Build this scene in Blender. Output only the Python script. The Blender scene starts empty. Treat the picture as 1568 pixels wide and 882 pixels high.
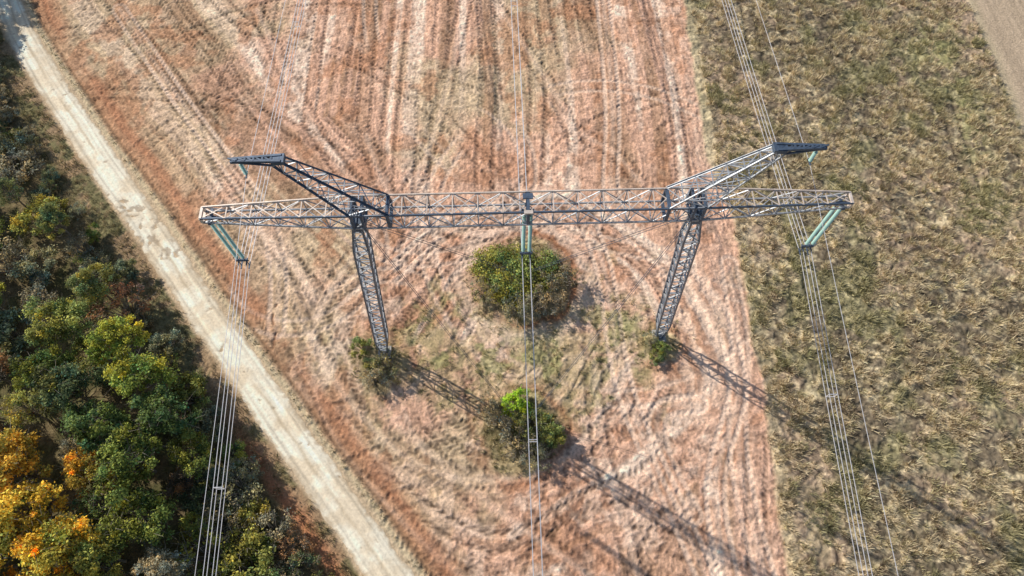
import bpy, math, random
import numpy as np
from mathutils import Vector, Matrix
random.seed(7); rng=np.random.default_rng(7)
S=bpy.context.scene
S.view_settings.view_transform='Standard'; S.view_settings.look='None'; S.view_settings.exposure=0
# ------------------------------------------------------------ noise
PT=rng.permutation(256).astype(np.int64); PV=rng.random(256)
def vn(x,y,seed=0):
    x=np.asarray(x,float)+seed*17.31; y=np.asarray(y,float)+seed*7.77
    xi=np.floor(x).astype(np.int64); yi=np.floor(y).astype(np.int64)
    fx=x-xi; fy=y-yi; fx=fx*fx*(3-2*fx); fy=fy*fy*(3-2*fy)
    def h(a,b): return PV[PT[(a+PT[(b+seed*13)&255])&255]]
    a=h(xi,yi);b=h(xi+1,yi);c=h(xi,yi+1);d=h(xi+1,yi+1)
    return (a*(1-fx)+b*fx)*(1-fy)+(c*(1-fx)+d*fx)*fy
def fbm(x,y,o=4,seed=0):
    s=0;a=.5;t=0
    for i in range(o):
        s=s+a*vn(x*2**i,y*2**i,seed+i*3); t+=a; a*=.55
    return s/t
def ss(a,b,x):
    t=np.clip((x-a)/(b-a),0,1); return t*t*(3-2*t)
def lerp(a,b,t): return a+(b-a)*t[...,None]
C=lambda *v: np.array(v,float)
# ------------------------------------------------------------ layout (world metres)
ROAD=np.array([(-112,190),(-95,130),(-84,102),(-78,86.5),(-73.6,79),(-66,69),(-56,56.5),(-46.8,45.6),(-37.6,34),(-28.5,23.2),(-22.4,15.8),(-17.3,10),(-12.2,3.8),(-4,-6),(20,-36),(80,-110)],float)
def road_st(x,y):
    best=np.full(np.shape(x),1e9); sgn=np.zeros(np.shape(x)); tt=np.zeros(np.shape(x)); acc=0
    for (ax,ay),(bx,by) in zip(ROAD[:-1],ROAD[1:]):
        dx,dy=bx-ax,by-ay; L=math.hypot(dx,dy)
        t=np.clip(((x-ax)*dx+(y-ay)*dy)/L**2,0,1)
        px=x-(ax+t*dx); py=y-(ay+t*dy); d=np.hypot(px,py)
        cr=dx*py-dy*px
        m=d<best; best=np.where(m,d,best); sgn=np.where(m,np.where(cr>0,1.,-1.),sgn); tt=np.where(m,acc+t*L,tt)
        acc+=L
    return best*sgn,tt
RH=[(-15,28.2),(1.2,19.5),(17.3,30.2),(1.3,38.5)]
def rhomb(x,y):
    best=np.full(np.shape(x),1e9); ins=np.ones(np.shape(x),bool)
    for i in range(4):
        ax,ay=RH[i];bx,by=RH[(i+1)%4]; dx,dy=bx-ax,by-ay
        t=np.clip(((x-ax)*dx+(y-ay)*dy)/(dx*dx+dy*dy),0,1)
        best=np.minimum(best,np.hypot(x-(ax+t*dx),y-(ay+t*dy)))
        ins&=(dx*(y-ay)-dy*(x-ax))>0
    return np.where(ins,-best,best)
def pl_dist(x,y,pts):
    best=np.full(np.shape(x),1e9); tt=np.zeros(np.shape(x)); acc=0
    for (ax,ay),(bx,by) in zip(pts[:-1],pts[1:]):
        dx,dy=bx-ax,by-ay; L=math.hypot(dx,dy)
        t=np.clip(((x-ax)*dx+(y-ay)*dy)/L**2,0,1)
        d=np.hypot(x-(ax+t*dx),y-(ay+t*dy)); m=d<best
        best=np.where(m,d,best); tt=np.where(m,acc+t*L,tt); acc+=L
    return best,tt
def field_edge(y): return 28.3-2.0*ss(45,60,y)+1.0*(vn(y/7,0*y,5)-.5)+.5*(vn(y/1.5,0*y,6)-.5)

def lines(s,t,seed,lw=1.0):
    """anisotropic row / track pattern -> wide, mid, fine, tyre tracks, tread"""
    w=.50*vn(s/2.9,t/90,seed)+.34*vn(s/1.15,t/60,seed+1)+.16*vn(s/.6,t/30,seed+8)
    m=.6*vn(s/.50,t/12,seed+2)+.4*vn(s/.30,t/4,seed+3)
    f=vn(s/.2,t/.7,seed+4)
    T=0;TR=0
    for per,off,k in ((6.1*lw,1.6,0),(8.3*lw,4.0,9)):
        wob=(vn(t/26,0*t,seed+5+k)-.5)*2.4
        q=np.mod(s+wob,per)
        g=lambda c,wd: np.exp(-((q-c)/wd)**4)
        tr=g(np.mod(off,per-2),.30)+g(np.mod(off,per-2)+1.9,.30)
        pres=ss(.36,.50,vn(np.floor((s+wob)/per)*3.3+k,t/35,seed+6))
        tread=.5+.5*np.sin(t*2*math.pi/.74+np.abs(np.mod(q,1.9)-np.mod(off,1.9))*9)
        T=np.maximum(T,tr*pres); TR=tread
    return w,m,f,T,TR
ARC=random.Random(11); ARCS=[]
for i in range(26):
    a=ARC.uniform(0,6.283); R=ARC.choice([7,10,14,20,32,50])*ARC.uniform(.8,1.2); mx,my=ARC.uniform(-28,26),ARC.uniform(2,54)
    ARCS.append((mx+R*math.cos(a),my+R*math.sin(a),R,ARC.random()<.3))

def shade(x,y):
    sB,tB=road_st(x,y); sC=rhomb(x,y); n1=fbm(x/9,y/9,4,1); n2=fbm(x/2.2,y/2.2,4,11); n3=fbm(x/.5,y/.5,3,21)
    n4=vn(x/.28,y/.28,29); nm=fbm(x/1.1,y/1.1,4,25)
    el=np.hypot((x-1.2)/1.3,y-29.3)-9.5
    sR=.5*sC+.5*el+(fbm(x/16,y/16,2,33)-.5)*9
    ang=np.arctan2(y-29,(x-1.2)*.75)*18
    wxx=x+(vn(x/30,y/30,31)-.5)*3+.8*(vn(x/11,y/16,32)-.5)
    sets=[lines(wxx,y,40),lines(sB+(vn(x/14,y/14,34)-.5)*2.6,tB,50),lines(sR,ang,60,.72)]
    lim=np.where(y<29,15.5,10.5)
    wC=ss(.9,-.9,sR-lim+(n1-.5)*8)
    wB=ss(1.2,-1.2,sB-(27-9*ss(40,10,y))+(fbm(x/12,y/12,3,9)-.5)*14)*(1-wC)
    wA=1-wB-wC
    W,M,F,T,TR=[sum(w*s[i] for w,s in zip((wA,wB,wC),sets)) for i in range(5)]
    P=C(.66,.40,.275);St=C(.58,.43,.275);R=C(.46,.225,.125);PP=C(.86,.65,.50);G=C(.31,.305,.13)
    pink=ss(.33,.57,fbm(x/13,y/13,3,70)+.003*x+.02+.10*ss(22,6,np.abs(sC-8))+.16*(nm-.5))
    col=lerp(St,P,pink)
    wn=W+.14*(nm-.5)
    col=lerp(col,C(.36,.215,.13),.80*ss(.53,.66,wn)*(.50+.50*ss(.35,.6,n1)))
    col=lerp(col,PP,.80*ss(.45,.31,wn)*(.40+.60*pink)*ss(28,22,x))
    col=lerp(col,R,.6*ss(.55,.67,fbm(x/4,y/5,5,77)))
    col=lerp(col,PP,.45*ss(.56,.66,fbm(x/3,y/3.4,5,79))*(wC*.7+.25))
    col=lerp(col,C(.46,.255,.145),.6*ss(7,3,sB)+.35*ss(16,6,sB)*ss(.4,.6,n1))
    col=col*(1+.42*(M-.5)+.35*(F-.5)+.80*(n3-.5)+.40*(n4-.5)+.45*(nm-.5))[...,None]
    col=col*(1-(.48+.12*wC)*T*(.22+.78*TR))[...,None]
    z=.07*(M-.5)+.04*(F-.5)-.10*T*(.3+.7*TR)+.12*(n3-.5)+.06*(n4-.5)+.14*(W-.5)+.12*(nm-.5)
    for i,(cx,cy,Rr,lt) in enumerate(ARCS):
        d=np.abs(np.hypot(x-cx,y-cy)-Rr); e=np.exp(-((d-.95)/.29)**4)
        pr=ss(.46,.56,vn(x/16+i*3.1,y/16,300+i%7))*.9
        th=np.arctan2(y-cy,x-cx)*Rr; tread=.5+.5*np.sin(th*2*math.pi/.76+d*6)
        e=e*pr
        if lt: col=lerp(col,PP*(.75+.3*tread[...,None]),e*.5)
        else: col=col*(1-.50*e*(.2+.8*tread))[...,None]
        z=z-.09*e*(.3+.7*tread)
    ins=ss(5.0,-1,sC+(n2-.5)*6)
    col=lerp(col,C(.49,.385,.215)*(.7+.6*n3[...,None]),.55*ins*ss(.3,.6,n2))
    col=lerp(col,G*(.7+.6*n4[...,None]),.7*ins*ss(.50,.64,fbm(x/2.6,y/2.6,5,81)))
    col=lerp(col,G,.30*ss(.62,.72,fbm(x/3.1,y/5,4,84))*ss(14,4,sC))
    z=z+.12*ins*(n2-.5)
    ch=np.exp(-(((x-22.5)/4.2)**2+((y-30)/9.5)**2)**1.5)
    sw=np.sin((x*1.1+y*.35)*2.1+6*fbm(x/3,y/3,3,90))*.5+.5
    col=lerp(col,lerp(C(.86,.62,.46)+0*col,C(.42,.20,.11),.75*ss(.55,.95,sw))*(.75+.5*n3[...,None]),.75*ch)
    z=z+ch*(.22*sw+.15*(n2-.5))
    TRK=[[(-60,84),(-44,62),(-31,47),(-28.5,38),(-28,31)],[(-39,84),(-27,60),(-20,50),(-10,44.5),(2,44)],
         [(-7,86),(-10,62),(-13,50),(-21,40),(-25,30),(-21,18),(-9,7),(2,-2)],
         [(14,86),(14.5,60),(12,50),(16,42),(25,36),(26.5,26),(24,16),(26,2)],
         [(5,66),(9,60),(14,57.5),(17,52)],[(-3,86),(7,66),(9,58)],[(10,45),(12,38),(12,24),(17,12),(21,0)],
         [(8,38),(10,30),(9,20),(12,8),(14,-2)],[(-29,44),(-24,34),(-16,22),(-4,12),(8,4)],[(22,4),(21,14),(27,24),(27,40)],
         [(-27,36),(-22,26),(-12,15),(-3,13),(6,15),(13,22)],
         [(-33,32),(-24,20),(-14,9),(-6,0)],[(19,10),(16,16),(16,22),(21,22)],[(-20,60),(-16,48),(-6,42),(-4,34)]]
    for i,p in enumerate(TRK):
        p=np.array(p,float)
        k=np.linspace(0,len(p)-1,len(p)*4); idx=np.arange(len(p))
        px=np.interp(k,idx,p[:,0]);py=np.interp(k,idx,p[:,1])
        for _ in range(5):
            px[1:-1]=(px[:-2]+px[2:]+px[1:-1])/3;py[1:-1]=(py[:-2]+py[2:]+py[1:-1])/3
        d,t=pl_dist(x,y,list(zip(px,py)))
        e=np.exp(-((d-.95)/.30)**4)
        tread=.5+.5*np.sin(t*2*math.pi/.76+d*5)
        vis=.45+.55*vn(t/6,0*t,i+5)
        if i%3: col=lerp(col,col*.40,e*vis*(.25+.75*tread)*.9)
        else: col=lerp(col,PP*(.8+.3*tread[...,None]),e*vis*.7)
        col=lerp(col,PP,.35*np.exp(-(d/.35)**2)*vis)
        z=z-.12*e*vis*(.3+.7*tread)
    d,_=pl_dist(x,y,[(-28.4,34.8),(-28.7,32.5),(-28.0,30.8),(-28.1,28.6)])
    e=np.exp(-(d/.14)**2)*ss(.3,.5,vn(x/.8,y/.8,95)); col=lerp(col,C(.2,.10,.055),e*.8); z=z-.15*e
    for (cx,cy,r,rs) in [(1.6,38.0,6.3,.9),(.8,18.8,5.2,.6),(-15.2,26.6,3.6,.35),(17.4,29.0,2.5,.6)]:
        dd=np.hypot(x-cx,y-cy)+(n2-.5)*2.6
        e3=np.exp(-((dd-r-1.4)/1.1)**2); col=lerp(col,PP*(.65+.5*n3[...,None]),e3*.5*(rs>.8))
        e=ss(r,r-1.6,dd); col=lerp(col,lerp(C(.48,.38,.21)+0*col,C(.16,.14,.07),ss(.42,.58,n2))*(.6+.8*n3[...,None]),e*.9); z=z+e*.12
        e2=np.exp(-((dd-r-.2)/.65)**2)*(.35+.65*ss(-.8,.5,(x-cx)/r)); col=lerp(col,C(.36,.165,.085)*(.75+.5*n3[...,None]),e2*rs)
    # ---------------- dry grassland east of the field
    fe=field_edge(y); g=ss(-.35,.35,x-fe)
    gn=fbm(x/1.5,y/1.0,5,100); gw=fbm(x/8,y/11,4,104); gs=vn(x/.9,y/30,107)
    gc=lerp(C(.60,.495,.315)+0*col,C(.215,.17,.115),ss(.44,.62,gn))
    gc=lerp(gc,C(.26,.25,.12),.50*ss(.52,.68,fbm(x/4,y/5,5,110)+.08*np.exp(-((x-50)/6)**2)*ss(60,75,y)))
    gc=lerp(gc,C(.47,.33,.23),.45*ss(.5,.65,gw))
    gc=lerp(gc,C(.36,.36,.14),.45*np.exp(-((x-63.5-(n1-.5)*8)/3.4)**4)*ss(38,66,y)*ss(.35,.6,n2))
    gc=gc*(1+.9*(n3-.5)+.35*(gs-.5)+.4*(n4-.5)+.7*(gw-.5))[...,None]
    gz=.55*(gn-.45)+.22*(n3-.5)+.08*(n4-.5)
    ring=0
    for (cx,cy,rs_,th) in ((51.5,35.5,(4.2,5.9,8.2,9.9),.40),(52,13,(12,13.8,18,19.8),.46)):
        dr=np.hypot((x-cx),(y-cy)*1.05)+(n1-.5)*4
        ring=ring+sum(np.exp(-((dr-r)/.36)**2) for r in rs_)*ss(th,th+.16,fbm(x/6,y/6,2,115))*ss(4,-2,(x-cx-1)*.8-(y-cy)*.5)
    ring=np.clip(ring,0,1)
    gc=lerp(gc,C(.20,.17,.10),.65*ring); gz=gz*(1-.5*ring)-.17*ring
    for (ex,wd) in ((34.5,.3),(36.4,.3),(60.0,.3),(61.9,.3)):
        e=np.exp(-((x-ex-3*(vn(y/30,0*y,141)-.5)-.8*(vn(y/9,0*y,142)-.5))/wd)**2)*ss(.3,.55,vn(x/9,y/9,143)); gc=gc*(1-.3*e)[...,None]; gz=gz*(1-.5*e)-.15*e
    border=np.exp(-((x-fe-.8)/.8)**2); gc=lerp(gc,C(.58,.49,.30),.45*border)
    col=lerp(col,gc,g); z=z*(1-g)+gz*g
    xe=70.3+.6*(vn(y/4,0*y,120)-.5); g2=ss(-.3,.3,x-xe)
    tc=C(.48,.37,.26)*(1+.25*(M-.5)+.25*(n3-.5)+.2*(vn(x/.5,y/14,122)-.5))[...,None]
    tc=lerp(tc,C(.56,.47,.30),.6*np.exp(-((x-xe)/1.1)**2))
    col=lerp(col,tc,g2); z=z*(1-g2)+g2*.05*(n3-.5)
    # ---------------- road shoulders and forest floor
    sh=ss(3.6,2.2,np.abs(sB)); col=lerp(col,C(.57,.43,.28)*(.7+.6*n3[...,None]),sh)
    e=np.exp(-((sB-5.0-(n2-.5)*.8)/.9)**2)*ss(.35,.6,n1+.1); col=lerp(col,C(.46,.215,.12)*(.7+.6*n3[...,None]),.65*e)
    e=np.exp(-((sB-3.35)/.24)**2); col=lerp(col,C(.22,.135,.08),.75*e); z=z-.08*e
    e=np.exp(-((sB-2.6-(n2-.5)*.6)/.35)**2); col=lerp(col,C(.62,.52,.33),.6*e)
    left=ss(-1.9,-2.4,sB+(n2-.5)*.8)
    vc=lerp(C(.36,.25,.15)+0*col,C(.21,.185,.095),ss(.45,.6,n2))*(.6+.8*n3[...,None])
    col=lerp(col,vc,left)
    red=np.exp(-((sB+4.2-(n1-.5)*2)/1.0)**2)*ss(24,16,y); col=lerp(col,C(.48,.20,.10),.85*red)
    fl=ss(-4.2,-6.0,sB+(n2-.5)*1.6)
    fc=lerp(C(.13,.12,.055)+0*col,C(.20,.155,.085),ss(.4,.65,n2))*(.5+n3[...,None])
    col=lerp(col,fc,fl); z=z*(1-fl)+fl*.3*(n2-.5)
    z=z*ss(1.7,2.8,np.abs(sB))
    far=np.maximum(np.abs(x)-100,np.abs(y-45)-70); z=z*ss(20,0,far)
    return np.clip(col,.01,.90),z

# ------------------------------------------------------------ mesh helpers
def quadmesh(name,V,Q,cols=None,mats=(),midx=None,smooth=False):
    me=bpy.data.meshes.new(name); V=np.asarray(V,np.float32); Q=np.asarray(Q,np.int32)
    me.vertices.add(len(V)); me.vertices.foreach_set('co',V.ravel())
    me.loops.add(Q.size); me.loops.foreach_set('vertex_index',Q.ravel())
    me.polygons.add(len(Q)); me.polygons.foreach_set('loop_start',np.arange(0,Q.size,4,dtype=np.int32))
    if midx is not None: me.polygons.foreach_set('material_index',np.asarray(midx,np.int32))
    me.polygons.foreach_set('use_smooth',np.full(len(Q),smooth))
    me.update(calc_edges=True)
    if cols is not None:
        a=me.color_attributes.new('Col','FLOAT_COLOR','POINT')
        cc=np.ones((len(V),4),np.float32); cc[:,:3]=cols; a.data.foreach_set('color',cc.ravel())
    for m in mats: me.materials.append(m)
    return me
def addobj(name,me,loc=(0,0,0),rz=0,sc=1,color=None,parent=None):
    o=bpy.data.objects.new(name,me); S.collection.objects.link(o); o.location=loc; o.rotation_euler=(0,0,rz)
    o.scale=(sc,sc,sc) if not hasattr(sc,'__len__') else sc
    if color: o.color=(*color,1)
    if parent: o.parent=parent
    return o
def mat(name,rough=.9,metal=0,color=None):
    m=bpy.data.materials.new(name); m.use_nodes=True; b=m.node_tree.nodes['Principled BSDF']
    b.inputs['Roughness'].default_value=rough; b.inputs['Metallic'].default_value=metal
    if color: b.inputs['Base Color'].default_value=(*color,1)
    return m,m.node_tree,b
def noisy(m,nt,b,scale,amt,src=None,bump=0,bscale=None,dist=.05,detail=4):
    N=nt.nodes;L=nt.links; cin=b.inputs['Base Color'] if 'Base Color' in b.inputs else b.inputs['Color']
    tc=N.new('ShaderNodeTexCoord'); n=N.new('ShaderNodeTexNoise'); n.inputs['Scale'].default_value=scale; n.inputs['Detail'].default_value=detail
    n.inputs['Roughness'].default_value=.65
    L.new(tc.outputs['Object'],n.inputs['Vector'])
    mr=N.new('ShaderNodeMapRange'); mr.inputs['From Min'].default_value=.3;mr.inputs['From Max'].default_value=.7
    mr.inputs['To Min'].default_value=1-amt; mr.inputs['To Max'].default_value=1+amt
    L.new(n.outputs['Fac'],mr.inputs['Value'])
    mx=N.new('ShaderNodeVectorMath'); mx.operation='SCALE'; L.new(mr.outputs['Result'],mx.inputs['Scale'])
    if src is None: mx.inputs[0].default_value=cin.default_value[:3]
    else: L.new(src,mx.inputs[0])
    L.new(mx.outputs[0],cin)
    if bump:
        bp=N.new('ShaderNodeBump'); bp.inputs['Strength'].default_value=bump; bp.inputs['Distance'].default_value=dist
        L.new(n.outputs['Fac'],bp.inputs['Height']); L.new(bp.outputs[0],b.inputs['Normal'])
def attrmat(name,scale,amt,bump):
    m,nt,b=mat(name); N=nt.nodes; a=N.new('ShaderNodeAttribute'); a.attribute_name='Col'
    d=N.new('ShaderNodeBsdfDiffuse'); nt.links.new(d.outputs[0],N['Material Output'].inputs['Surface']); N.remove(b)
    noisy(m,nt,d,scale,amt,a.outputs['Color'],bump,None,.10,3); return m
M_ground=attrmat('soil_and_stubble',3.6,.28,.9)
M_road=attrmat('dirt_road_surface',3.5,.12,.4)
def leafmat(name,transl=.3,objcol=True):
    m,nt,b=mat(name,.6); N=nt.nodes;L=nt.links
    a=N.new('ShaderNodeAttribute'); a.attribute_name='Col'; src=a.outputs['Color']
    if objcol:
        oi=N.new('ShaderNodeObjectInfo'); mu=N.new('ShaderNodeVectorMath'); mu.operation='MULTIPLY'
        L.new(a.outputs['Color'],mu.inputs[0]); L.new(oi.outputs['Color'],mu.inputs[1]); src=mu.outputs[0]
    N.remove(b); d=N.new('ShaderNodeBsdfDiffuse'); L.new(src,d.inputs['Color'])
    t=N.new('ShaderNodeBsdfTranslucent'); L.new(src,t.inputs['Color'])
    mx=N.new('ShaderNodeMixShader'); mx.inputs[0].default_value=transl
    L.new(d.outputs[0],mx.inputs[1]);L.new(t.outputs[0],mx.inputs[2]); L.new(mx.outputs[0],N['Material Output'].inputs['Surface'])
    return m
M_leaf=leafmat('leaves',.25); M_grass=leafmat('dry_grass_blades',.2,False)
M_bark,nt,b=mat('bark',.9,color=(.27,.235,.19)); noisy(M_bark,nt,b,9,.4)
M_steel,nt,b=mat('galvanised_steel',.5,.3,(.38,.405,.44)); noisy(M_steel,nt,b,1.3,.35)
M_steel2,nt,b=mat('shaded_steel',.55,.3,(.085,.12,.175)); noisy(M_steel2,nt,b,2,.3)  # dark blue version of the galvanised steel, shade put into its base colour
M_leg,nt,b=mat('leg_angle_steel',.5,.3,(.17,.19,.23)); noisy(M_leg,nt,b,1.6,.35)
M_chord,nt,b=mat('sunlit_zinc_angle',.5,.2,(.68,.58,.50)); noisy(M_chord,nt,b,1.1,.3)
M_glass,nt,b=mat('insulator_glass',.18,0,(.36,.55,.49)); noisy(M_glass,nt,b,3,.1); b.inputs['Coat Weight'].default_value=.5
M_wire,nt,b=mat('aluminium_conductor',.4,.3,(.70,.70,.72)); noisy(M_wire,nt,b,3,.1)
M_conc,nt,b=mat('concrete',.9,0,(.38,.36,.33)); noisy(M_conc,nt,b,4,.25)

# ------------------------------------------------------------ ground sheet
def axis(a,b,st):
    c=np.arange(a,b+st/2,st); g=[];d=st;p=0
    while p<3500: d*=1.25; p+=d; g.append(p)
    g=np.array(g); return np.concatenate([a-g[::-1],c,c[-1]+g])
xs=axis(-92,92,.125); ys=axis(-6,96,.125)
X,Y=np.meshgrid(xs,ys); cols=np.empty(X.shape+(3,)); Z=np.empty(X.shape)
for i in range(0,len(ys),40):
    cols[i:i+40],Z[i:i+40]=shade(X[i:i+40],Y[i:i+40])
ny,nx=X.shape; idx=np.arange(ny*nx).reshape(ny,nx)
Q=np.stack([idx[:-1,:-1],idx[:-1,1:],idx[1:,1:],idx[1:,:-1]],-1).reshape(-1,4)
addobj('ground',quadmesh('ground',np.stack([X,Y,Z],-1).reshape(-1,3),Q,cols.reshape(-1,3),[M_ground],smooth=True))
def gz(x,y):
    i=np.clip(np.searchsorted(ys,y),0,ny-1); j=np.clip(np.searchsorted(xs,x),0,nx-1); return Z[i,j]
# ------------------------------------------------------------ dirt road
P=ROAD.copy(); k=np.linspace(0,len(P)-1,len(P)*12); rx=np.interp(k,range(len(P)),P[:,0]); ry=np.interp(k,range(len(P)),P[:,1])
cl=np.r_[0,np.cumsum(np.hypot(np.diff(rx),np.diff(ry)))]
tt=np.arange(0,cl[-1],.14); px=np.interp(tt,cl,rx); py=np.interp(tt,cl,ry)
ker=np.hanning(61);ker/=ker.sum()
pxs=np.convolve(np.pad(px,30,'edge'),ker,'valid');pys=np.convolve(np.pad(py,30,'edge'),ker,'valid')
tx=np.gradient(pxs);ty=np.gradient(pys);ln=np.hypot(tx,ty);nxn=-ty/ln;nyn=tx/ln
U=np.linspace(-1,1,31)
TT,UU=np.meshgrid(tt,U,indexing='ij')
hw=1.92+.20*(vn(TT/2.5,UU*0+np.sign(UU)*5,3)-.5)*2+.12*(vn(TT/.6,np.sign(UU)*5,4)-.5)*2
off=UU*hw
RX=pxs[:,None]+nxn[:,None]*off; RY=pys[:,None]+nyn[:,None]*off
rn=fbm(RX/2.5,RY/2.5,4,200); rf=fbm(RX/.4,RY/.4,3,205); rl=.5*vn(off/.3,TT/9,207)+.5*vn(off/.15,TT/3,208)
rc=lerp(C(.88,.80,.635)+0*RX[...,None],C(.75,.63,.46),ss(.4,.65,rn))
rut=np.exp(-((np.abs(off)-.85)/.3)**2)
rc=rc*(1+.22*(rf-.5)+.45*(rl-.5)+.08*rut)[...,None]
rc=lerp(rc,C(.52,.41,.27),.65*ss(.32,0,np.abs(off-.05+(rn-.5)*.5))*ss(.35,.55,vn(TT/9,UU*0,211)))
tk=np.exp(-((np.abs(off+.25*(vn(TT/8,0*TT,221)-.5))-1.25)/.13)**2); rc=rc*(1-.22*tk)[...,None]
rc=lerp(rc,C(.50,.385,.255),.8*ss(.78,1.0,np.abs(UU)+(rf-.5)*.4))
pud=ss(.60,.66,fbm(RX/.9,RY/.9,3,215)*.75+.13+.20*np.exp(-((RY-45.5)/4.5)**2)-.10)
rc=lerp(rc,C(.36,.275,.19),.7*pud)
RZ=.05-.03*rut-.03*pud+.03*(rf-.5)-.045*np.abs(UU)**6
a,bb=TT.shape; idx=np.arange(a*bb).reshape(a,bb)
Q=np.stack([idx[:-1,:-1],idx[:-1,1:],idx[1:,1:],idx[1:,:-1]],-1).reshape(-1,4)
addobj('dirt_road',quadmesh('dirt_road',np.stack([RX,RY,RZ],-1).reshape(-1,3),Q,rc.reshape(-1,3).clip(.02,.87),[M_road],smooth=True))

# ------------------------------------------------------------ foliage
def unit(v): return v/np.maximum(np.linalg.norm(v,axis=-1,keepdims=True),1e-9)
def leafquads(c,nrm,size,r):
    t=unit(np.cross(nrm,unit(r.normal(size=c.shape)))); bn=np.cross(nrm,t); s=size[:,None]
    return np.stack([c+t*s,c+bn*s*.6,c-t*s,c-bn*s*.6],1).reshape(-1,3)
def limb(p,q,r0,r1,V,F,n=5):
    p=np.array(p,float);q=np.array(q,float);d=unit(q-p);a=unit(np.cross(d,[.31,.9,.22]));b2=np.cross(d,a);k0=len(V)
    for c,r in((p,r0),(q,r1)):
        for i in range(n):
            t=2*math.pi*i/n; V.append(c+r*(a*math.cos(t)+b2*math.sin(t)))
    for i in range(n): F.append((k0+i,k0+(i+1)%n,k0+n+(i+1)%n,k0+n+i))
def tree_mesh(name,seed,H,R,ncl,nl,ls,trunk=True,zc=.62,vz=.36,warm=.15):
    r=np.random.default_rng(seed); V=[];F=[]
    ph=r.random(6)*6.28
    d=unit(r.normal(size=(ncl,3))); d[:,2]=np.abs(d[:,2])*1.1-.35; d=unit(d); rad=r.uniform(.35,1,ncl)**.6
    az=np.arctan2(d[:,1],d[:,0]); lob=1+.22*np.sin(2*az+ph[0])+.16*np.sin(3*az+ph[1])+.1*np.sin(5*az+ph[2])
    cc=d*rad[:,None]*np.stack([R*lob,R*lob,np.full(ncl,H*vz)],1)+[0,0,H*zc]
    cr=R*r.uniform(.12,.32,ncl)
    if trunk:
        tr=.018*H+.03; a=np.array([0,0,-.2]);prev=a
        for i in range(5):
            q=np.array([r.normal()*.12*i*.5,r.normal()*.12*i*.5,H*.8*(i+1)/5]); limb(prev,q,tr*(1-i*.17),tr*(1-(i+1)*.17),V,F,7); prev=q
        for c in cc:
            s=np.array([0,0,min(c[2]*.6,H*.6)*r.uniform(.6,1)]); m=(s+c)/2+r.normal(size=3)*.15*R*.4+[0,0,-.05*H]
            limb(s,m,tr*.4,tr*.25,V,F,4);limb(m,c,tr*.25,tr*.06,V,F,4)
            for _ in range(4): limb(c,c+r.normal(size=3)*R*.2+[0,0,R*.12],tr*.1,.008,V,F,3)
    else:
        for c in cc:
            s=np.array([c[0]*.25,c[1]*.25,-.1]); limb(s,c,.035,.012,V,F,4)
            for _ in range(5): limb(c,c+r.normal(size=3)*R*.20+[0,0,R*.12],.016,.006,V,F,3)
    nb=len(V); nf=len(F)
    w=cr**2/np.sum(cr**2); cnt=np.maximum(20,(w*nl).astype(int)); ci=np.repeat(np.arange(ncl),cnt)
    n=len(ci); dd=unit(r.normal(size=(n,3))); dd[:,2]=dd[:,2]*.8+.15
    rr=cr[ci]*(r.random(n)**.45)*(1+.35*r.normal(size=n)*.8)
    c=cc[ci]+dd*rr[:,None]*[1,1,.75]; c[:,2]=np.maximum(c[:,2],.08)
    nr=unit(dd+r.normal(size=(n,3))*.75+[0,0,.4])
    sz=ls*r.uniform(.6,1.3,n); LV=leafquads(c,nr,sz,r)
    cb=r.uniform(.6,1.45,ncl)[ci]*r.uniform(.6,1.4,n)
    wm=(r.normal(size=ncl)*warm*1.3)[ci]+r.normal(size=n)*warm*.8
    col=np.stack([cb*(1+wm),cb*(1+wm*.35),cb*(1-wm*.5)],1).clip(.1,2.8)
    V=np.array(V) if nb else np.zeros((0,3)); allV=np.concatenate([V,LV])
    Q=np.concatenate([np.array(F).reshape(-1,4),nb+np.arange(4*n).reshape(-1,4)])
    cols=np.concatenate([np.ones((nb,3)),np.repeat(col,4,axis=0)])
    mi=np.r_[np.ones(nf),np.zeros(n)]
    return quadmesh(name,allV,Q,cols,[M_leaf,M_bark],mi)
TM=[tree_mesh('broadleaf_%d'%i,100+i,9,2.6+.25*(i%3),64,8000,.155) for i in range(6)]
TS=[tree_mesh('sparse_broadleaf_%d'%i,140+i,8,2.5,46,2600,.12) for i in range(3)]
SM=[tree_mesh('shrub_%d'%i,180+i,2.6,1.7,34,3800,.10,False,.42,.5) for i in range(4)]
SS=[tree_mesh('sparse_shrub_%d'%i,190+i,2.4,1.6,34,1300,.085,False,.42,.5) for i in range(3)]
GREEN=[(.22,.26,.065),(.165,.225,.075),(.28,.31,.075),(.21,.24,.10),(.33,.33,.09)]
YEL=[(.74,.55,.09),(.74,.47,.08),(.60,.52,.11)]; GREY=[(.34,.34,.20),(.36,.32,.20),(.27,.30,.17),(.44,.38,.24)]
r=random.Random(5); placed=[]
def jit(c,a=.2): 
    k=r.uniform(1-a,1+a); return tuple(v*k for v in c)
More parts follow.
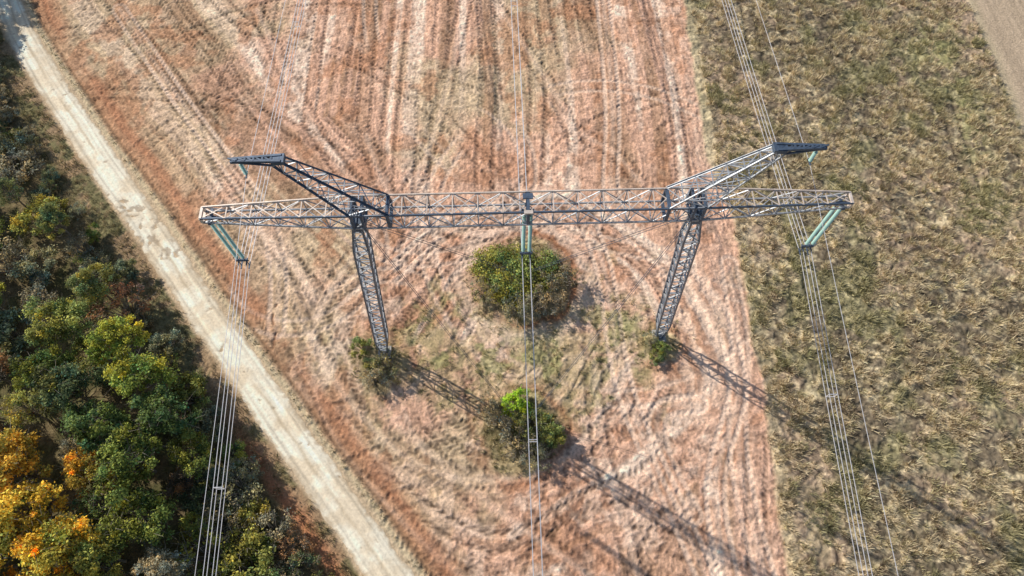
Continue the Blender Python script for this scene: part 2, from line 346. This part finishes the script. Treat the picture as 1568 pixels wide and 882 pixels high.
spec=[(-47,9.5,9.5,YEL[0],1),(-43.5,6.5,9,YEL[0],1),(-49.5,13.5,9,YEL[1],1),(-39.5,5.5,7.5,YEL[2],1),(-44,2,9,YEL[0],1),(-50.5,5,10,YEL[2],1),
(-38.5,14.5,9.5,GREEN[0],1),(-42.5,18,9,GREEN[1],1),(-36.5,19.5,8.0,GREEN[1],1),(-40,23.5,8.5,(.36,.39,.08),1),(-43.3,28,7.5,(.48,.49,.09),1),(-36.8,9.3,8,GREEN[0],1),
(-33.3,16,6.0,GREEN[2],1),(-47,22,9,GREEN[3],1),(-51,30,8,(.36,.39,.12),1),(-36.0,22.6,3.2,GREEN[4],1),(-48.5,35,6.5,(.35,.36,.12),1),(-56,44,6,(.35,.37,.13),1),
(-24.8,8.5,3.4,GREY[1],0),(-26.5,4.5,4.5,GREEN[4],1),(-23,3.5,3,GREY[3],0),(-28.7,12.6,4.0,GREY[0],0),(-31,6,5,GREEN[2],0),(-46,33,5,(.46,.25,.15),0),(-29.5,9.4,3.6,GREY[3],0),(-27.2,7.2,3.0,GREEN[4],0),
(-83,88,7,GREEN[1],1),(-81,82.5,6,GREEN[3],1),(-86,94,8,GREEN[1],1),(-78.5,77,5,GREEN[3],1)]
for (x,y,h,c,dn) in spec:
    placed.append((x,y,.28*h)); low=h<5.2
    me=(r.choice(SM if dn else SS)) if low else r.choice(TM if dn else TS)
    base=(2.5 if low else 8.8)
    addobj('shrub' if low else 'broadleaf_tree',me,(x,y,0),r.random()*6.28,h/base*r.uniform(.95,1.05),jit(c,.1))
tries=0
while tries<5200:
    tries+=1
    y=r.uniform(-12,108); x=r.uniform(-110,-14)
    s,_=road_st(np.array([x]),np.array([y])); s=s[0]
    if s>-5.2 or s<-42: continue
    if y<34: h=r.uniform(5.0,9.0) if s<-12.5 else r.uniform(1.8,3.4)
    elif y<52: h=r.uniform(3.5,6.5) if s<-9.5 else r.uniform(1.6,3.0)
    else: h=r.uniform(2.8,5.5) if s<-8.5 else r.uniform(1.4,2.4)
    rad=.27*h+.25 if h>5.2 else .42*h+.1
    if any((x-a)**2+(y-b2)**2<((rad+c)*.84)**2 for a,b2,c in placed): continue
    placed.append((x,y,rad)); low=h<5.2; sparse=r.random()<(.55 if y>34 else .3)
    q=r.random()
    if y<16 and x<-38 and q<.55: c=r.choice(YEL)
    elif q<.38+.22*(y>30): c=r.choice(GREY)
    elif q<.78 and q>.62: c=r.choice([(.46,.44,.10),(.52,.46,.11)])
    elif q>.955: c=(.46,.28,.15)
    else: c=r.choice(GREEN)
    if low: me=r.choice(SS if sparse else SM); sc=h/2.5
    else: me=r.choice(TS if sparse else TM); sc=h/8.8*r.uniform(.95,1.15)
    addobj('shrub' if low else 'broadleaf_tree',me,(x,y,0),r.random()*6.28,(sc,sc,sc*r.uniform(.85,1.05)),jit(c))
# island bushes under the pylon
B1=tree_mesh('bush_big',301,2.3,3.7,110,17000,.115,False,.30,.55,.2)
addobj('bush',B1,(.5,38.2,0),.4,(1.12,1.2,.95),(.35,.37,.10))
addobj('bush',SS[1],(4.4,34.6,0),1,1.3,(.36,.29,.18)); addobj('bush',SS[0],(.6,33.2,0),2,1.25,(.33,.31,.17)); addobj('bush',SS[2],(6.0,37.4,0),1,1.25,(.33,.28,.16))
addobj('bush',SS[0],(2.6,33.8,0),5,1.1,(.36,.31,.19)); addobj('bush',SS[1],(-3.2,35.6,0),5,1.1,(.36,.33,.17))
B2=tree_mesh('bush_mid',302,2.2,2.3,60,6500,.105,False,.35,.5,.2)
addobj('bush',B2,(2.6,19.3,0),1.4,(1.05,.95,1),(.29,.30,.10))
addobj('bush',SM[1],(.6,21.8,0),2,.95,(.46,.62,.06))
addobj('bush',SM[2],(4.2,18.6,0),2,.95,(.36,.38,.11))
addobj('bush',SS[1],(.6,17.4,0),1,1.25,(.36,.31,.19)); addobj('bush',SS[2],(-1.4,19.4,0),3,1.1,(.48,.40,.24))
addobj('bush',SS[0],(2.6,15.9,0),3,1.0,(.33,.31,.17)); addobj('bush',SS[0],(-2.6,21.4,0),3,.9,(.50,.42,.25))
addobj('bush',SM[0],(-17.4,28.4,0),1,.75,(.34,.36,.11)); addobj('bush',SS[1],(-14.2,26.2,0),4,1.1,(.33,.31,.15))
addobj('bush',SS[2],(-15.6,24.6,0),4,1.0,(.48,.41,.25)); addobj('bush',SM[3],(-16.0,26.4,0),2,.6,(.27,.28,.11))
addobj('bush',SM[1],(17.4,28.4,0),1,.55,(.30,.35,.10)); addobj('bush',SS[0],(16.2,29.6,0),2,.6,(.40,.37,.20)); addobj('bush',SM[0],(16.5,27.3,0),5,.5,(.28,.31,.11))

# ------------------------------------------------------------ grass tufts
def tufts(name,x,y,h,rad,col,K,w=.035,seed=1,lean=.6):
    rr=np.random.default_rng(seed); n=len(x); i=np.repeat(np.arange(n),K); m=len(i)
    a=rr.random(m)*6.283; q=np.sqrt(rr.random(m))*rad[i]
    bx=x[i]+np.cos(a)*q; by=y[i]+np.sin(a)*q; bz=gz(bx,by)-.03
    a2=a+rr.normal(size=m)*.7; hh=h[i]*rr.uniform(.5,1.15,m); le=hh*rr.uniform(.15,1,m)*lean
    tp=np.stack([bx+np.cos(a2)*le,by+np.sin(a2)*le,bz+hh],1); bs=np.stack([bx,by,bz],1)
    a3=rr.random(m)*6.283; sd=np.stack([np.cos(a3),np.sin(a3),0*a3],1)*(w*rr.uniform(.6,1.5,m))[:,None]
    V=np.stack([bs-sd,bs+sd,tp+sd*.35,tp-sd*.35],1).reshape(-1,3)
    c=col[i]*rr.uniform(.7,1.3,m)[:,None]
    return addobj(name,quadmesh(name,V,np.arange(4*m).reshape(-1,4),np.repeat(c,4,axis=0).clip(.01,.9),[M_grass]))
n=32000; x=rng.uniform(27.5,92,n); y=rng.uniform(-6,96,n)
d=fbm(x/1.5,y/1.0,5,100)
keep=(x>field_edge(y)+.1)&(x<70)&(rng.random(n)<ss(.58,.42,d)*.85+.08); x=x[keep];y=y[keep]; n=len(x)
k=rng.random(n); gm=fbm(x/4,y/5,5,110)
col=np.where((k<.6)[:,None],C(.70,.58,.38),np.where((k<.8)[:,None],C(.38,.295,.205),C(.52,.455,.26)))
col=lerp(col,C(.34,.34,.16),.6*ss(.52,.64,gm))*rng.uniform(.75,1.2,n)[:,None]
tufts('dry_grass',x,y,rng.uniform(.25,.95,n),rng.uniform(.15,.42,n),col,17,.035,3,.8)
n=9000; x=rng.uniform(-30,28,n);y=rng.uniform(5,60,n); sC=rhomb(x,y)
pr=.75*ss(5.5,-1,sC)*ss(.42,.6,fbm(x/2.6,y/2.6,4,81))
for (cx,cy,rd) in [(1.5,38.2,6.0),(.6,18.8,4.9),(-15.2,26.6,3.3),(17.6,29.2,2.0)]: pr=np.maximum(pr,.95*(np.hypot(x-cx,y-cy)<rd))
kp=rng.random(n)<pr; x=x[kp];y=y[kp]; n=len(x); k=rng.random(n)
col=np.where((k<.6)[:,None],C(.60,.49,.29),C(.30,.30,.12))*rng.uniform(.7,1.2,n)[:,None]
tufts('weeds',x,y,rng.uniform(.12,.5,n),rng.uniform(.1,.4,n),col,14,.028,5,.8)
n=30000; x=rng.uniform(-92,5,n); y=rng.uniform(-6,96,n); s,_=road_st(x,y)
kp=((s<-2.3)&(s>-7.5)&(rng.random(n)<.7))|((s>2.4)&(s<3.1)&(rng.random(n)<.6)); x=x[kp];y=y[kp];s=s[kp];n=len(x);k=rng.random(n)
col=np.where((k<.55)[:,None],C(.48,.37,.22),C(.24,.22,.105))*rng.uniform(.6,1.2,n)[:,None]
tufts('verge_grass',x,y,np.where(s>0,.2,rng.uniform(.2,.6,n)),rng.uniform(.15,.45,n),col,13,.03,6,.8)

# ------------------------------------------------------------ transmission tower
class Acc:
    def __init__(s): s.V=[];s.F=[]
    def bar(s,p,q,w,h=None):
        h=h or w; p=np.array(p,float);q=np.array(q,float);d=unit(q-p);up=np.array([0,0,1.]) if abs(d[2])<.9 else np.array([0,1.,0])
        a=unit(np.cross(d,up));b2=np.cross(a,d);k0=len(s.V)
        for c in(p,q):
            for u,v in((-1,-1),(1,-1),(1,1),(-1,1)): s.V.append(c+a*u*w/2+b2*v*h/2)
        for f in((0,1,2,3),(7,6,5,4),(0,4,5,1),(1,5,6,2),(2,6,7,3),(3,7,4,0)): s.F.append(tuple(k0+i for i in f))
    def angle(s,p,q,w,flip=1):
        p=np.array(p,float);q=np.array(q,float);d=unit(q-p);up=np.array([0,0,1.]) if abs(d[2])<.9 else np.array([0,1.,0])
        a=unit(np.cross(d,up));b2=np.cross(a,d)
        s.bar(p,q,w,w*.22); o=a*flip*(w/2-w*.09)+b2*w*.45; s.bar(p+o,q+o,w*.2,w*.7)
    def disc(s,c,r0,r1,z0,z1,n=10):
        k0=len(s.V)
        for rr_,zz in((r0,z0),(r1,z1)):
            for i in range(n):
                t=6.2832*i/n; s.V.append(np.array([c[0]+rr_*math.cos(t),c[1]+rr_*math.sin(t),zz]))
        for i in range(n): s.F.append((k0+i,k0+(i+1)%n,k0+n+(i+1)%n,k0+n+i))
    def obj(s,name,m,parent): return addobj(name,quadmesh(name,np.array(s.V),np.array(s.F),None,[m]),parent=parent)
tw=bpy.data.objects.new('transmission_tower',None); S.collection.objects.link(tw); tw.location=(1.25,29.2,0); tw.rotation_euler=(0,0,math.radians(1.6))
def lattice(main,br,stations,cw,bw,xb=True):
    for k in range(len(stations)-1):
        A=stations[k];B=stations[k+1]
        for i in range(4):
            j=(i+1)%4
            main.angle(A[i],B[i],cw,1 if i in(0,3) else -1)
            br.bar(A[i],A[j],bw,bw*.6)
            if xb or (k+i)%2: br.bar(A[i],B[j],bw,bw*.5)
            if xb or not (k+i)%2: br.bar(A[j],B[i],bw*.9,bw*.5)
    A=stations[-1]
    for i in range(4): br.bar(A[i],A[(i+1)%4],bw)
for nm,f,t in(('left_leg',(-16.1,-.6,.5),(-13.7,0,28.4)),('right_leg',(16.1,.55,.5),(13.7,0,28.4))):
    a=Acc();b2=Acc();f=np.array(f);t=np.array(t);n=21;st=[]
    for k in range(n+1):
        u=k/n; w=.26+.38*min(1,u/.12,(1-u)/.14); c=f+(t-f)*u
        st.append([c+np.array([sx*w,sy*w,0]) for sx,sy in((-1,-1),(1,-1),(1,1),(-1,1))])
    lattice(a,b2,st,.18,.10,False); a.obj(nm,M_leg,tw); b2.obj(nm+'_bracing',M_steel,tw)
    c=Acc(); c.bar((f[0],f[1],-.3),(f[0],f[1],.32),1.5,1.5); c.obj(nm+'_footing',M_conc,tw)
    c=Acc(); c.bar((f[0],f[1],.3),(f[0],f[1],.55),.8,.8); c.bar((t[0]-.45,0,28.45),(t[0]+.45,0,28.45),1.0,.25)
    c.bar((t[0],-.6,27.6),(t[0],.6,27.6),.5,.3)
    for sx in(-1,1): c.bar((t[0]+.2*sx,0,27.2),(t[0]+.8*sx,-.8,28.5),.14);c.bar((t[0]+.2*sx,0,27.2),(t[0]+.8*sx,.8,28.5),.14)
    c.obj(nm+'_joint',M_steel2,tw)
a=Acc();b2=Acc();dk=Acc();bb2=Acc()
def sec(x):
    ax=abs(x); u=max(0,(ax-13.7)/11.7); yw=.95-.42*u; zb=28.55+.75*u; zt=30.35-.45*u
    return [np.array([x,-yw,zb]),np.array([x,yw,zb]),np.array([x,yw,zt]),np.array([x,-yw,zt])]
xsn=list(np.linspace(-25.4,-13.7,7))+list(np.linspace(-13.7,13.7,15))[1:]+list(np.linspace(13.7,25.4,7))[1:]
top=Acc()
for k in range(len(xsn)-1):
    A=sec(xsn[k]);B=sec(xsn[k+1])
    for i in range(4):
        j=(i+1)%4; (top if i==2 else (dk if i==3 else a)).angle(A[i],B[i],.17 if i!=3 else .2,1)
        q=b2 if i==2 else bb2
        q.bar(A[i],A[j],.08,.05)
        if i in(0,2): q.bar(A[i],B[j],.08,.05); q.bar(A[j],B[i],.075,.04)
        elif k%2: q.bar(A[i],B[j],.08,.05)
        else: q.bar(A[j],B[i],.08,.05)
for e in(-1,1):
    E=sec(25.4*e)
    for i in range(4): top.bar(E[i],E[(i+1)%4],.2,.16)
    dk.bar((24.9*e,-.7,29.25),(24.9*e,.7,29.25),.22,.18)
    for x in(13.7,12.9):
        E=sec(x*e)
        for i in range(4): dk.bar(E[i],E[(i+1)%4],.2,.2)
        dk.bar(E[0],E[2],.14); dk.bar(E[1],E[3],.14)
    E=sec(10.9*e)
    for i in range(4): dk.bar(E[i],E[(i+1)%4],.26,.16)
E=sec(0)
for i in range(4): dk.bar(E[i]+[0,0,.01],E[(i+1)%4]+[0,0,.01],.24,.16)
dk.bar((-.4,.5,30.42),(.4,.5,30.42),.5,.1)
top.bar((-.35,-1.0,30.46),(.35,-1.0,30.46),.3,.12)
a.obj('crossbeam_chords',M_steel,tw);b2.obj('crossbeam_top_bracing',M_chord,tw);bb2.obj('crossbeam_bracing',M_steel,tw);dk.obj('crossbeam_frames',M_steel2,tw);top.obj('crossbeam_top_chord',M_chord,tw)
for nm,e in(('left_peak',-1),('right_peak',1)):
    a=Acc();b2=Acc();d3=Acc();n=7
    root=[np.array([10.9*e,-.95,30.4]),np.array([10.9*e,.95,30.4]),np.array([13.9*e,.9,30.4]),np.array([13.9*e,-.9,30.4])]
    tip=[np.array([17.3*e,-.28,36.5]),np.array([17.3*e,.28,36.5]),np.array([17.9*e,.28,36.05]),np.array([17.9*e,-.28,36.05])]
    st=[[r0+(t0-r0)*k/n for r0,t0 in zip(root,tip)] for k in range(n+1)]
    lattice(a,b2,st,.16,.08,False); a.obj(nm,M_steel2 if e<0 else M_steel,tw);b2.obj(nm+'_bracing',M_steel,tw)
    for s in(-1,1):
        d3.bar((17.2*e,.26*s,36.55),(20.6*e,.10*s,36.45),.16,.22); d3.bar((17.9*e,.26*s,36.1),(20.6*e,.10*s,36.35),.12)
    for k in range(6):
        x0=17.3+k*.6; wv=.26-.03*k; d3.bar((x0*e,-wv,36.56),(x0*e,wv,36.56),.14,.1); d3.bar((x0*e,-wv,36.58),((x0+.6)*e,wv,36.54),.1,.08)
    d3.bar((17.0*e,0,36.45),(17.9*e,0,36.4),.75,.35); d3.bar((20.2*e,0,36.4),(20.75*e,0,36.4),.4,.2)
    d3.obj(nm+'_arm',M_steel2,tw)
    g=Acc()
    for k in range(7):
        z0=36.0-k*.17; g.disc((20.2*e,0),.03,.15,z0,z0-.07);g.disc((20.2*e,0),.15,.03,z0-.07,z0-.13)
    g.obj(nm+'_insulator',M_glass,tw); h=Acc(); h.bar((20.2*e,0,36.3),(20.2*e,0,34.75),.05); h.bar((20.2*e,-.3,34.75),(20.2*e,.3,34.75),.1); h.obj(nm+'_clamp',M_steel2,tw)
ZT,ZB=29.0,21.9
for nm,x0 in(('left_string',-25.0),('middle_string',0),('right_string',25.0)):
    g=Acc();h=Acc()
    for s in(-1,1):
        cx=x0+s*.27; z=ZT-.55
        h.bar((cx,0,ZT+.3),(cx,0,ZB+.2),.05)
        while z>ZB+.7:
            g.disc((cx,0),.04,.165,z,z-.08);g.disc((cx,0),.165,.10,z-.08,z-.11);g.disc((cx,0),.10,.04,z-.11,z-.17); z-=.19
        h.disc((cx,0),.30,.26,ZB+.75,ZB+.72,14)
    h.bar((x0-.5,0,ZT+.2),(x0+.5,0,ZT+.2),.14,.2); h.bar((x0-.55,0,ZB+.25),(x0+.55,0,ZB+.25),.1,.35)
    for sx in(-.35,.35):
        h.bar((x0+sx,0,ZB+.25),(x0+sx,0,ZB-.75),.06)
        for zz in(0,-.7): h.bar((x0+sx,-.35,ZB+zz),(x0+sx,.35,ZB+zz),.10)
    g.obj(nm+'_insulators',M_glass,tw);h.obj(nm+'_fittings',M_steel2,tw)
g=Acc(); R=tw.rotation_euler.to_matrix(); 
def loc(wx,wy,wz=0):
    v=R.inverted()@Vector((wx-1.25,wy-29.2,0)); return (v.x,v.y,wz)
for e in(-1,1):
    for an in((1.3,38.6),(1.25,20.1)):
        for s in(-.12,.12):
            q=loc(*an,.1); g.bar((13.6*e,s,28.3),(q[0]+.5*e,q[1]+s,q[2]),.035)
g.obj('guy_wires',M_steel2,tw)
c=Acc()
for an in((1.3,38.6),(1.25,20.1)):
    q=loc(*an); c.bar((q[0]-.8,q[1],.1),(q[0]+.8,q[1],.1),.7,.5)
c.obj('guy_anchors',M_conc,tw)
def wires(name,pts,z0,sag,rad,spacer=False):
    a=Acc(); ysn=np.concatenate([-np.geomspace(400,2,50),[0],np.geomspace(2,400,50)]); 
    for (x0,dz) in pts:
        zz=lambda yv: z0+dz-4*sag*(abs(yv)/400)*(1-abs(yv)/400)
        for u,v in zip(ysn[:-1],ysn[1:]): a.bar((x0,u,zz(u)),(x0,v,zz(v)),rad*2)
    if spacer:
        for yv in(-88,-49,-16,36,70,110):
            yv+=pts[0][0]*.12; z=z0-4*sag*(abs(yv)/400)*(1-abs(yv)/400); X_=[p[0] for p in pts]
            for dz in(0,-.7): a.bar((min(X_),yv,z+dz),(max(X_),yv,z+dz),.05)
            for xx in(min(X_),max(X_)): a.bar((xx,yv,z),(xx,yv,z-.7),.05)
    o=a.obj(name,M_wire,None); o.location=(1.25,29.2,0); o.rotation_euler=(0,0,math.radians(1.6)); return o
for x0 in(-25.0,0,25.0):
    wires('power_line',[(x0-.35,0),(x0+.35,0),(x0-.35,-.7),(x0+.35,-.7)],ZB,12,.022,True)
for x0 in(-20.2,20.2): wires('shield_wire',[(x0,0)],34.75,9,.014)

# ------------------------------------------------------------ light, world, camera
el=math.radians(30.5); az=(.838,-.545)
sd=Vector((az[0]*math.cos(el),az[1]*math.cos(el),-math.sin(el)))
L=bpy.data.lights.new('sun','SUN'); L.energy=5; L.angle=math.radians(.5); L.color=(1,.94,.85)
so=bpy.data.objects.new('sun',L); S.collection.objects.link(so); so.rotation_euler=sd.to_track_quat('-Z','Y').to_euler(); so.location=(-60,40,80)
w=bpy.data.worlds.new('World'); S.world=w; w.use_nodes=True; nt=w.node_tree
sky=nt.nodes.new('ShaderNodeTexSky'); sky.sky_type='NISHITA'; sky.sun_disc=False; sky.sun_elevation=el; sky.sun_rotation=math.radians(303.4)
nt.links.new(sky.outputs[0],nt.nodes['Background'].inputs[0]); nt.nodes['Background'].inputs[1].default_value=.11
cd=bpy.data.cameras.new('camera'); cd.lens=24; cd.sensor_width=36; cd.clip_end=9000
co=bpy.data.objects.new('camera',cd); S.collection.objects.link(co); co.location=(0,0,75); co.rotation_euler=(math.radians(26),0,0); S.camera=co
